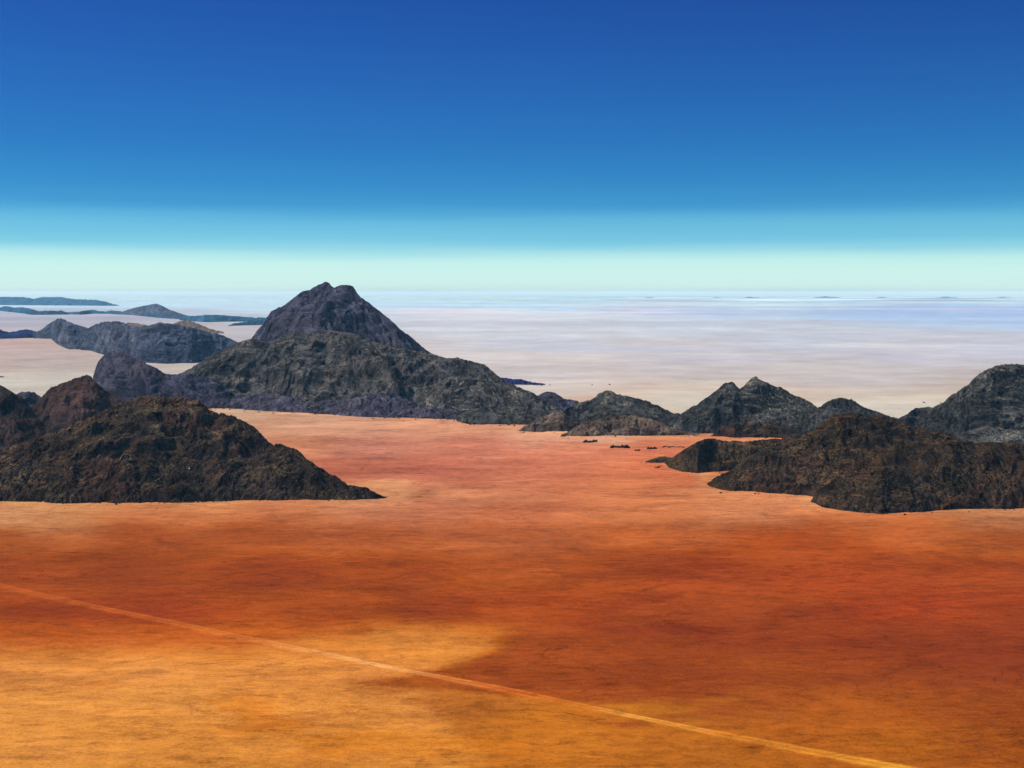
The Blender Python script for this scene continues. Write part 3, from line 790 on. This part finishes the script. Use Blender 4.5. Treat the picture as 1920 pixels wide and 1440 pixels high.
hill('hill', 'low dark brown foothill strip along the base of the broad massif above the sand',
     [(370, 765), (400, 757), (432, 750), (470, 742), (500, 737), (540, 741), (590, 752), (630, 750), (670, 745), (705, 738), (735, 737), (760, 748), (790, 762), (830, 766), (870, 776), (900, 788)],
     [(370, 766), (432, 766), (528, 772), (592, 776), (688, 783), (767, 784), (863, 787), (900, 790)],
     grey_rock_plain, m=0.4, res=1.5, rough=1.0, big=0.2, seed=240)
hill('hill', 'small dark foothill at the right end of the massif base, left of the tan mounds',
     [(855, 788), (862, 780), (880, 770), (905, 764), (938, 767), (973, 773), (996, 780), (1020, 790), (1060, 797)],
     [(855, 789), (873, 794), (900, 796), (980, 797), (1060, 798)], teal_rock, m=0.4, res=1.5, seed=250)
hill('hill', 'tiny low blue ridge on the pale plain beyond the right end of the massif',
     [(900, 704), (925, 704), (935, 706), (943, 709), (952, 709), (962, 713), (968, 711), (976, 711), (993, 715), (1003, 717), (1014, 720), (1022, 721)],
     [(900, 720), (960, 721), (1022, 721.8)], far_haze_blue, m=0.35, res=1.2, seed=260)
hill('hill', 'small smooth dark knoll between the massif and the craggy grey hill',
     [(990, 755), (1008, 742), (1018, 737), (1025, 735), (1040, 736), (1050, 742), (1057, 748), (1070, 750), (1081, 752), (1100, 760), (1125, 772)],
     [(990, 782), (1057, 786), (1125, 788)], grey_rock_plain, m=0.45, res=1.3, rough=0.6, seed=270)
hill('hill', 'craggy grey hill with a pale knob on top, left of the double pointed hill',
     [(1040, 790), (1055, 776), (1063, 766), (1081, 758), (1092, 754), (1101, 751), (1110, 749), (1120, 741), (1127, 738), (1133, 734), (1148, 734), (1155, 739), (1162, 740), (1170, 743), (1180, 743),
      (1203, 748), (1229, 758), (1247, 768), (1262, 775), (1279, 778), (1300, 790), (1330, 806)],
     [(1040, 795), (1120, 797), (1250, 805), (1330, 809)], teal_rock, m=0.5, res=1.3, seed=280, big=.2)
hill('hill', 'tan brown mound at the edge of the sand, left one of the low pale foothills',
     [(968, 808), (973, 806), (985, 799), (996, 791), (1008, 785), (1017, 780), (1037, 774), (1057, 774), (1066, 780), (1080, 790), (1100, 803)],
     [(968, 808.5), (1000, 810), (1060, 809), (1100, 808)], tan_rock, m=0.5, res=1.3, seed=290)
hill('hill', 'long tan brown foothill with dark cracks at the edge of the sand below the craggy grey hill',
     [(1052, 816), (1057, 814), (1075, 803), (1090, 795), (1103, 791), (1116, 788), (1139, 781), (1150, 782), (1162, 779), (1192, 780), (1209, 783), (1229, 789), (1244, 797), (1264, 803), (1288, 809), (1312, 814)],
     [(1052, 816.5), (1080, 817.5), (1170, 817), (1240, 816), (1312, 815)], tan_rock, m=0.5, res=1.3, seed=300, big=.25)
hill('hill', 'double pointed dark hill in the middle distance at right',
     [(1262, 796), (1275, 783), (1280, 776), (1288, 768), (1297, 763), (1308, 757), (1326, 742), (1346, 729), (1355, 721), (1361, 717), (1372, 715), (1377, 718), (1381, 723), (1387, 729), (1391, 726),
      (1396, 722), (1400, 716), (1404, 713), (1410, 708), (1415, 705), (1420, 707), (1424, 711), (1434, 715), (1448, 722), (1456, 726), (1465, 727), (1482, 737), (1506, 748), (1523, 757), (1532, 764), (1550, 781),
      (1575, 800)],
     [(1262, 808), (1279, 812), (1337, 813), (1450, 815), (1575, 815)], teal_rock, m=0.6, res=1.3, seed=310, big=.17)
hill('hill', 'low dark hummock at the foot of the double pointed hill above a spit of sand',
     [(1334, 817), (1345, 808), (1360, 798), (1375, 794), (1389, 793), (1424, 791), (1440, 793), (1456, 796), (1485, 804), (1506, 811), (1530, 816)],
     [(1334, 817.5), (1355, 818), (1378, 821), (1404, 819.5), (1462, 821), (1530, 822)], near_right, m=0.5, res=1.3, seed=320)
hill('hill', 'rounded dark hill between the double pointed hill and the big hill at the right edge',
     [(1485, 812), (1500, 797), (1515, 779), (1532, 766), (1547, 756), (1564, 748), (1573, 746), (1582, 746), (1599, 750), (1617, 761), (1640, 771), (1663, 780), (1681, 784), (1695, 792), (1730, 812)],
     [(1485, 822), (1560, 826), (1730, 828)], teal_rock, m=0.5, res=1.3, seed=330)
hill('hill', 'small dark shoulder knoll at the left foot of the big hill at the right edge',
     [(1660, 810), (1684, 785), (1698, 777), (1713, 768), (1727, 763), (1742, 763), (1755, 768), (1780, 785), (1810, 806)],
     [(1660, 826), (1810, 828)], teal_rock, m=0.5, res=1.3, seed=340)
hill('hill', 'big dark hill with steep craggy left side at the right edge',
     [(1715, 800), (1735, 775), (1751, 765), (1768, 755), (1783, 741), (1795, 735), (1806, 729), (1818, 719), (1825, 709), (1832, 704), (1850, 694), (1870, 687), (1885, 682), (1905, 682), (1925, 685), (1990, 700),
      (2080, 740), (2200, 800), (2290, 846)],
     [(1715, 835), (1800, 842), (2290, 848)], teal_rock, m=0.65, res=1.4, seed=350, big=.15)
hill('hill', 'low dark ridge with a pale gravel edge at the right edge behind the near brown hill',
     [(1740, 832), (1775, 820), (1810, 808), (1850, 800), (1890, 805), (1930, 808), (2060, 830)],
     [(1740, 845), (1900, 860), (2060, 860)], teal_rock, m=0.4, res=1.4, seed=360)
# --- near right
hill('hill', 'small dark hill with a long low tip reaching left onto the sand, right of centre',
     [(1208, 867), (1212, 865), (1224, 860), (1238, 856), (1262, 857), (1270, 852), (1276, 848), (1291, 840), (1305, 829), (1320, 824), (1337, 822), (1355, 826), (1378, 827), (1396, 829), (1413, 826), (1440, 822),
      (1470, 822), (1510, 860)],
     [(1208, 867.5), (1230, 868), (1247, 868.5), (1253, 877), (1279, 885), (1308, 888), (1332, 885), (1355, 884), (1420, 882), (1510, 884)],
     near_right, m=0.55, res=1.3, seed=370, rough=.9)
hill('hill', 'large near hill of dark brown scrubby rock at the right edge of the sand',
     [(1322, 909), (1327, 907), (1343, 894), (1367, 884), (1381, 873), (1389, 867), (1418, 844), (1453, 827), (1491, 818), (1523, 811), (1541, 795), (1558, 783), (1579, 777), (1605, 777), (1628, 782),
      (1652, 783), (1672, 786), (1690, 792), (1710, 799), (1739, 806), (1768, 812), (1797, 824), (1827, 831), (1856, 830), (1920, 832), (2050, 850), (2200, 890), (2290, 930), (2350, 968)],
     [(1322, 909.5), (1340, 915), (1360, 920), (1389, 921), (1433, 924), (1477, 929), (1520, 931), (1600, 940), (1700, 945), (1765, 955), (1797, 953), (1856, 953), (1920, 956), (2200, 966), (2350, 970)],
     near_right, m=0.5, res=1.25, seed=380, rough=1.15, big=.22)
hill('hill', 'dark brown rubble spur bulging onto the sand at the foot of the large right hill',
     [(1519, 942), (1526, 930), (1545, 912), (1580, 893), (1620, 880), (1670, 875), (1720, 882), (1760, 900), (1800, 920), (1840, 940), (1870, 951)],
     [(1519, 943), (1550, 952), (1579, 958), (1608, 962), (1652, 964), (1710, 962), (1739, 960), (1765, 957), (1797, 954), (1870, 954)],
     near_right, m=0.5, res=1.25, seed=390, rough=1.1, big=.2)
# --- near left
hill('hill', 'dark bluish hill cut by the left edge behind the large near brown hill',
     [(-440, 876), (-350, 820), (-260, 760), (-150, 720), (-60, 702), (-20, 712), (0, 723), (20, 733), (40, 744), (52, 757), (70, 785), (85, 800), (110, 820), (140, 850)],
     [(-440, 878), (-260, 880), (0, 885), (140, 880)], red_rock, m=0.6, res=1.4, seed=400)
hill('hill', 'small dark knoll between the left edge hill and the reddish pointed hill',
     [(10, 770), (24, 745), (35, 735), (50, 733), (64, 736), (75, 742), (95, 760), (120, 785)],
     [(10, 820), (120, 820)], grey_rock_plain, m=0.6, res=1.4, seed=410)
hill('hill', 'pointed hill with a rusty red face at left behind the large near brown hill',
     [(40, 790), (62, 762), (75, 748), (96, 727), (108, 723), (121, 719), (132, 714), (140, 709), (152, 704), (163, 701), (172, 708), (182, 720), (198, 733), (212, 741), (224, 749), (243, 771), (270, 795), (300, 815)],
     [(40, 850), (160, 862), (300, 855)], red_rock, m=0.65, res=1.4, seed=420, big=.15)
hill('hill', 'lower front ridge of dark scrubby rubble along the base of the large near left hill, ending in the tail on the sand',
     [(-400, 944), (-340, 915), (-260, 880), (-120, 872), (0, 866), (60, 862), (110, 868), (160, 864), (200, 859), (250, 864), (300, 861), (345, 858), (400, 867), (440, 866), (470, 858), (500, 850), (530, 847), (556, 850),
      (575, 862), (600, 877), (630, 894), (655, 911), (672, 914), (690, 918), (705, 925), (724, 933), (728, 934)],
     [(-400, 945), (-260, 944.5), (0, 941.5), (100, 943.5), (260, 943.5), (420, 940.5), (560, 937.5), (650, 937.5), (728, 934.6)],
     near_brown, m=0.55, res=1.25, seed=440, rough=1.1, big=.2)
hill('hill', 'large near hill of dark brown and olive scrubby rock at left, behind its lower front ridge',
     [(-420, 928), (-330, 895), (-260, 870), (-120, 858), (0, 845), (48, 828), (96, 813), (144, 793), (170, 782), (192, 771), (214, 762), (236, 753), (255, 746), (275, 743), (295, 744), (315, 747), (345, 745), (360, 750), (372, 755),
      (392, 768), (410, 776), (420, 776), (455, 788), (480, 803), (497, 822), (505, 829), (530, 835), (550, 843), (560, 846), (575, 860), (600, 878), (630, 900)],
     [(-420, 928), (-260, 925), (0, 922), (260, 924), (420, 921), (560, 912), (630, 908)],
     near_brown, m=0.5, res=1.25, seed=430, rough=1.15, big=.22)

# ------------------------------------------------------------------ far plateau at right (pale dune country, slightly raised)
pu0, _ = ray(1130, 570)
pu1 = 0.8
us = np.linspace(float(pu0), pu1, 520)
depth = np.linspace(0, 1, 60)
Dp, Up = np.meshgrid(depth, us, indexing='ij')
Yp = 24000 + Dp * 16000
pxs = 960 + us * F
topv = np.interp(pxs, [1130, 1175, 1210, 1260, 1340, 1500, 1700, 1920, 2400], [0.0, 0.2, 0.72, 0.8, 0.86, 0.93, 0.97, 0.92, 0.9])
Hp = topv * 21 + np.clip(topv * 3, 0, 1) * fbm(us * 30000, us * 0, 900, 5, 500, 0.6) * 4.5
Zp = Hp[None, :] * np.clip(Dp * 1.6, 0, 1) ** 0.8 + fbm(Up * Yp, Yp, 1600, 5, 510, 0.6) * 2.0 * np.clip(Dp * 5, 0, 1) * np.clip(topv * 3, 0, 1)[None, :]
Zp = np.where(Dp > 0.93, Zp - (Dp - 0.93) * 300, Zp) - np.where(Dp <= 0, 9, 0)
pc = sand_colour(Up * Yp * 0.6, Yp * 0.6)
wash = fbm(Up * Yp * 0.5, Yp, 2600, 5, 520, 0.6)
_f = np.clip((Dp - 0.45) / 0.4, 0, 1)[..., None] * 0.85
pc = pc * (1 - _f) + np.array([0.24, 0.36, 0.42]) * _f  # back of the plateau fades to a painted sky haze blue
pc = pc * np.exp(np.clip(-wash * 1.6, -0.9, 0.4))[..., None]
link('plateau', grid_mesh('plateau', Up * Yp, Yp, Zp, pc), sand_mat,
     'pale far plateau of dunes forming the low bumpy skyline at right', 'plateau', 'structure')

# ------------------------------------------------------------------ small outcrops and stones lying on the sand
rng = np.random.RandomState(7)


def outcrop(px, py, wpx, hpx, label, mat, n=9, cat='rock outcrop', name='rock_outcrop', group=None, spread=0.5):
    """a cluster of angular stones grown into one low outcrop"""
    cx, cy = ground_at(px, py)
    w = wpx / F * cy; h = hpx / F * cy
    V = []; Fc = []
    for i in range(n):
        t = (i + 0.5) / n * 2 - 1
        ox = t * w / 2 * (1 if n > 1 else 0); oy = rng.uniform(-1, 1) * w * spread * 0.4
        sx_ = w / n * rng.uniform(0.7, 1.3) if n > 1 else w * .5
        sz_ = h * rng.uniform(0.45, 1.0)
        k = len(V)
        rings, seg = 5, 9
        ph = rng.rand() * 6
        for r in range(rings + 1):
            el = -0.4 + (math.pi / 2 + 0.4) * r / rings
            for s_ in range(seg):
                a = ph + 2 * math.pi * s_ / seg
                j = 1 + rng.uniform(-0.22, 0.22)
                V.append((ox + sx_ * j * math.cos(el) * math.cos(a), oy + sx_ * 1.2 * j * math.cos(el) * math.sin(a), sz_ * math.sin(el) * (1 + rng.uniform(-.12, .12))))
        for r in range(rings):
            for s_ in range(seg):
                a0 = k + r * seg + s_; a1 = k + r * seg + (s_ + 1) % seg
                Fc.append((a0, a1, a1 + seg, a0 + seg))
        Fc.append(tuple(k + rings * seg + s_ for s_ in range(seg)))
    me = bpy.data.meshes.new(name); me.from_pydata(V, [], Fc); me.update()
    o = link(name, me, mat, label, cat, None, group)
    z = float(ground_z(np.array([cx]), np.array([cy]))[0])
    o.location = (float(cx), float(cy), z)
    return o


G1 = 'dark outcrops lying on the orange sand'
outcrop(1107, 829, 26, 5, 'flat purplish grey outcrop on the sand below the long tan foothill', grey_rock_plain, 10, group=G1)
outcrop(1160, 839, 32, 5, 'thin long dark outcrop with a lump at its right end on the sand', near_right, 13, group=G1)
outcrop(1175, 840, 9, 6.5, 'small dark boulder lump ending the thin long outcrop', near_right, 3, group=G1, cat='boulder', name='boulder')
outcrop(1195, 845, 9, 3, 'small dark flat rock right of and below the thin long outcrop', near_right, 4, group=G1)
outcrop(1223, 842, 18, 4, 'low dark rock heap left of the trail of pebbles above the dark hill tip', near_right, 7, group=G1)
outcrop(1262, 838, 40, 1.4, 'faint trail of little dark stones on the sand above the dark hill tip', near_right, 16, group=G1, cat='stones', name='stone_row')
outcrop(1232, 877, 8, 3, 'little dark rock on the sand below the long low hill tip', near_right, 3, group=G1)
outcrop(1239, 874.5, 4, 2, 'tiny dark stone beside the little rock below the long low hill tip', near_right, 1, group=G1, cat='stone', name='stone')
outcrop(1056, 818, 7, 2, 'tiny dark rock on the sand at the left tip of the long tan foothill', near_right, 2, group=G1)
G2 = 'tiny dark rocks far out on the pale plain'
outcrop(1031, 722, 3, 2, 'tiny dark rock on the pale plain just right of the low blue ridge', far_haze_teal, 1, group=G2, cat='rock', name='rock')
outcrop(1110, 722.5, 3, 2, 'tiny dark rock on the pale plain above left of the pale knobbed hill', far_haze_teal, 1, group=G2, cat='rock', name='rock')
outcrop(1143, 722, 3.5, 2.6, 'tiny dark rock on the pale plain straight above the pale knobbed hill', far_haze_teal, 1, group=G2, cat='rock', name='rock')
outcrop(1733, 755, 4, 2.4, 'tiny dark rock on the pale plain left of the big hill at the right edge', far_haze_teal, 2, group=G2, cat='rock', name='rock')
outcrop(1764, 755.5, 3, 2, 'tiny dark rock touching the left slope of the big right edge hill', far_haze_teal, 1, group=G2, cat='rock', name='rock')
outcrop(3, 707, 8, 2.6, 'small dark rock at the left edge on the pale plain', far_haze_teal, 3, group=G2, cat='rock', name='rock')

# loose dark rubble shed onto the sand along the feet of the hills
def scree():
    r = np.random.RandomState(21)
    V = []; Fc = []
    ico = np.array([(0, 0, 1.), (.89, 0, .3), (.28, .85, .3), (-.72, .53, .3), (-.72, -.53, .3), (.28, -.85, .3), (0, 0, -.6)])
    fc = [(0, 1, 2), (0, 2, 3), (0, 3, 4), (0, 4, 5), (0, 5, 1), (6, 2, 1), (6, 3, 2), (6, 4, 3), (6, 5, 4), (6, 1, 5)]
    for X0, Y0, sc_, kd in FEET:
        if Y0.mean() > 2400: continue
        L_ = abs(X0[-1] - X0[0])
        cnt = int(min(700, L_ * 0.5))
        for _ in range(cnt):
            i_ = r.randint(len(X0)); dd = r.exponential(7.0 * sc_) - 3
            x_ = X0[i_] + r.normal() * 3; y_ = Y0[i_] - dd
            if fbm(np.array([x_]), np.array([y_]), 45, 2, 66)[0] < -0.02 and r.rand() < .8: continue
            sz = (0.3 + r.exponential(0.28)) * sc_ ** 0.7
            P_ = ico * (1 + r.uniform(-.25, .25, (7, 1))) * sz * np.array([r.uniform(.8, 1.7), r.uniform(.8, 1.5), r.uniform(.6, 1.1)])
            k_ = len(V); V += [tuple(p) for p in (P_ + np.array([x_, y_, sz * .2]))]
            Fc += [tuple(k_ + t for t in f) for f in fc]
    me = bpy.data.meshes.new('scree'); me.from_pydata(V, [], Fc); me.update()
    link('scree', me, near_right, 'loose dark rubble scattered on the sand along the feet of the dark hills', 'scree', 'stuff')


scree()

# pale quartz boulders resting on two of the slopes
dg = bpy.context.evaluated_depsgraph_get()
quartz = NT('quartz'); quartz.l(quartz.mix(quartz.noise(quartz.pos, 0.5), (0.6, 0.58, 0.52), (0.8, 0.78, 0.72)), quartz.b.inputs['Base Color'])
for px, py, key, lab in ((355, 878, 'lower front ridge', 'white boulder on the lower slope of the large near left hill'),
                         (385, 721, 'broad grey rocky massif', 'white boulder on the left slope of the broad grey massif'),
                         (81, 942, 'lower front ridge', 'pale boulder at the foot of the large near left hill where it meets the sand')):
    ob = [o for l_, o in HILLS.items() if l_.startswith(key)][0]
    u_, v_ = ray(px, py)
    dvec = Vector((float(u_), 1.0, float(v_))).normalized()
    ok, loc, nrm, idx = ob.ray_cast(Vector((0, 0, EYE)), dvec)
    if ok:
        o = outcrop(px, py, 2.6, 2.6, lab, quartz.m, 1, cat='boulder', name='boulder', group='pale boulders on the dark slopes')
        s = loc.y / float(ground_at(px, py)[1])
        o.scale = (s, s, s)
        o.location = loc - Vector((0, 0, 0.2))

# ------------------------------------------------------------------ haze: even air over the whole scene
hm = bpy.data.materials.new('haze'); hm.use_nodes = True
ht = hm.node_tree; ht.nodes.clear()
ho = ht.nodes.new('ShaderNodeOutputMaterial'); pv = ht.nodes.new('ShaderNodeVolumePrincipled')
pv.inputs['Color'].default_value = (*HAZE_COLOR, 1)
pv.inputs['Absorption Color'].default_value = (1, 1, 1, 1)
pv.inputs['Density'].default_value = HAZE_DENSITY
pv.inputs['Density Attribute'].default_value = ''
pv.inputs['Temperature Attribute'].default_value = ''
pv.inputs['Color Attribute'].default_value = ''
ht.links.new(pv.outputs[0], ho.inputs['Volume'])
zlo = -40.0; zhi = 250.0; L = 90000.0
hv = [(x, y, z) for z in (zlo, zhi) for (x, y) in ((-L, -L), (L, -L), (L, L), (-L, L))]
hme = bpy.data.meshes.new('haze')
hme.from_pydata(hv, [], [(3, 2, 1, 0), (4, 5, 6, 7), (0, 1, 5, 4), (1, 2, 6, 5), (2, 3, 7, 6), (3, 0, 4, 7)])
hme.update()
link('haze', hme, hm, 'thin blue desert haze filling the air over the plain', 'haze', 'stuff')
